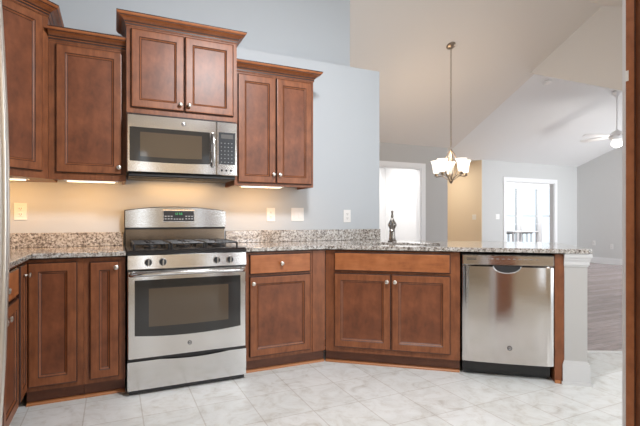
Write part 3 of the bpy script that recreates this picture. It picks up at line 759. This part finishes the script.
# ------------------------------------------------------------------ refrigerator (its bowed handle shows at the left edge)
c = thing('refrigerator', 'stainless refrigerator whose pale bowed handle shows at the left edge', 'refrigerator', (LW+.02, -3.40, 0))
MB('rubber').box(0, .70, 0, .90, .02, 1.76).build('body', c)
d1 = MB('steel').rbox(.705, .765, .455, .90, .66, 1.76, .012).build('door', c)
d2 = MB('steel').rbox(.705, .765, 0, .445, .66, 1.76, .012).build('door', c)
d3 = MB('steel').rbox(.705, .765, 0, .90, .06, .65, .012).build('freezer_drawer', c)
def hz(z): u = (z-1.13)/.53; return .8235-.020*u*u
def fh(y, par):
    pts = [(.766, y, .62), (.80, y, .625)]+[(hz(.63+1.0*i/20), y, .63+1.0*i/20) for i in range(21)]+[(.80, y, 1.635), (.766, y, 1.64)]
    MB('nickel').tube(pts, .0105, 12).build('handle', par)
FH = fh
fh(.835, d1)
MB('steel').tube([(.766, .1, .58), (.82, .1, .58), (.825, .2, .58), (.825, .7, .58), (.82, .8, .58), (.766, .8, .58)], .0095, 10).build('handle', d3)

# tall end panel at the right edge
c = thing('tall_end_panel', 'tall cherry end panel filling the right edge of the picture', 'panel', (1.2665, -2.9435, 0))
MB('wood').box(0, .07, -.62, -.024, .0005, 2.44).build('body', c)
MB('wood_rail', 'glaze_gap_shade').rbox(-.006, .09, -.0235, 0, .0005, 2.44, .002).box(-.0065, -.0045, -.0255, -.0236, .0005, 2.44, 1).build('front_frame', c)  # lighter wood on the frame makes up for its poor light
MB('plastic').box(-.0082, -.0062, -.009, .0, 1.492, 1.520).build('door_bumper', c)

# ------------------------------------------------------------------ chandelier
c = thing('chandelier', 'five-light chandelier with frosted bell shades hanging over the dining area', 'chandelier', (4.198, 1.033, 0))
tilt = math.atan(KS)
MB('bronze').lathe([(.066, -.0005), (.066, -.010), (.050, -.022), (.018, -.030), (.012, -.045)], 24, 0, T(0, 0, KE+KS*(3.06-1.033)-.001) @ RX(-tilt)).build('canopy', c)
ch = MB('bronze'); z = KE+KS*(3.06-1.033)-.05; i = 0
while z > 2.09:
    a = pi/2*(i % 2)
    ring = [(.011*cos(t_)*cos(a), .011*cos(t_)*sin(a), z+.021*sin(t_)) for t_ in [2*pi*q_/10 for q_ in range(11)]]
    ch.tube(ring, .0028, 5); z -= .034; i += 1
ch.build('chain', c)
YW = -R(CAM_YAW)
MB('bronze').lathe([(.004, 1.60), (.014, 1.605), (.024, 1.622), (.030, 1.636), (.024, 1.648), (.010, 1.662), (.007, 1.70), (.007, 2.04), (.012, 2.05), (.010, 2.066), (.004, 2.075)], 16).build('stem', c)
for k_ in range(4):
    a = YW+pi/4+k_*pi/2; a = YW+k_*pi/2
    pts = [((.012+.080*sin(pi*u)**.9)*cos(a), (.012+.080*sin(pi*u)**.9)*sin(a), 1.645+.405*u) for u in [j/18 for j in range(19)]]
    MB('bronze').tube(pts, .0065, 8).build('frame_strap', c)
for k_ in range(5):
    a = YW+R(5+72*k_); r_ = .205
    pts = [(q_*cos(a), q_*sin(a), z_) for q_, z_ in ((.012, 1.64), (.05, 1.655), (.09, 1.69), (.13, 1.708), (.17, 1.70), (r_, 1.695), (r_, 1.712))]
    arm = MB('bronze').tube(pts, .0055, 8); arm.lathe([(.022, 1.708), (.028, 1.713), (.024, 1.722), (.017, 1.745)], 16, 0, T(r_*cos(a), r_*sin(a), 0)); arm = arm.build('arm', c)
    sh = [(a_*.86, b_*1.0) for a_, b_ in [(.034, 1.748), (.046, 1.755), (.052, 1.79), (.058, 1.84), (.070, 1.885), (.088, 1.918), (.084, 1.918), (.066, 1.885), (.054, 1.84), (.048, 1.79), (.040, 1.76), (.030, 1.756)]]
    MB('shade').lathe(sh, 24, 0, T(r_*cos(a), r_*sin(a), 0)).build('glass_shade', arm)
    point('chandelier_bulb_light', (r_*cos(a), r_*sin(a), 1.95), 4.0, (1.0, .78, .56), .04, c)

# ------------------------------------------------------------------ ceiling fan
FX, FY = 8.2, 1.22
c = thing('ceiling_fan', 'white ceiling fan with light hanging in the far living room', 'fan', (FX, FY, 0))
MB('white').lathe([(.02, 3.30), (.06, 3.335), (.075, 3.37), (.075, 3.395)], 20).build('canopy', c)
MB('white').lathe([(.013, 2.70), (.013, 3.31)], 12).build('downrod', c)
MB('white').lathe([(.05, 2.52), (.11, 2.535), (.125, 2.57), (.12, 2.63), (.07, 2.68), (.02, 2.71)], 24).build('motor_housing', c)
MB('bulb').lathe([(.02, 2.40), (.07, 2.42), (.10, 2.46), (.085, 2.50), (.05, 2.519)], 24).build('light_globe', c)
for k_ in range(5):
    a = R(20+72*k_)
    bl = MB('white'); xf = RZ(a) @ T(0, 0, 2.60) @ RX(R(12))
    bl.prism([(.10, -.035), (.22, -.06), (.62, -.068), (.66, -.05), (.67, 0), (.66, .05), (.62, .068), (.22, .06), (.10, .035)], -.004, .004, 0, xf); bl.build('blade', c)
point('fan_light', (0, 0, 2.34), 14, (1.0, .95, .88), .08, c)

# smoke detector near the living-room ridge
tag(MB('plastic').lathe([(.062, 0), (.062, -.02), (.045, -.034)], 20, 0, RX(-math.atan(.354))).build('smoke_detector', None, (6.49, 1.31, GR-.354*.09-.003)), 'small round white smoke detector on the living-room ceiling', 'detector')
# sunroom table
c = thing('sunroom_table', 'white table standing before the sunroom windows', 'table', (11.2, 5.8, 0))
MB('outside').rbox(-.75, .35, -.35, .35, .70, .74, .01).build('tabletop', c)
for x, y in ((-.7, -.3), (.3, -.3), (-.7, .3), (.3, .3)): MB('outside').box(x-.025, x+.025, y-.025, y+.025, 0, .70).build('leg', c)
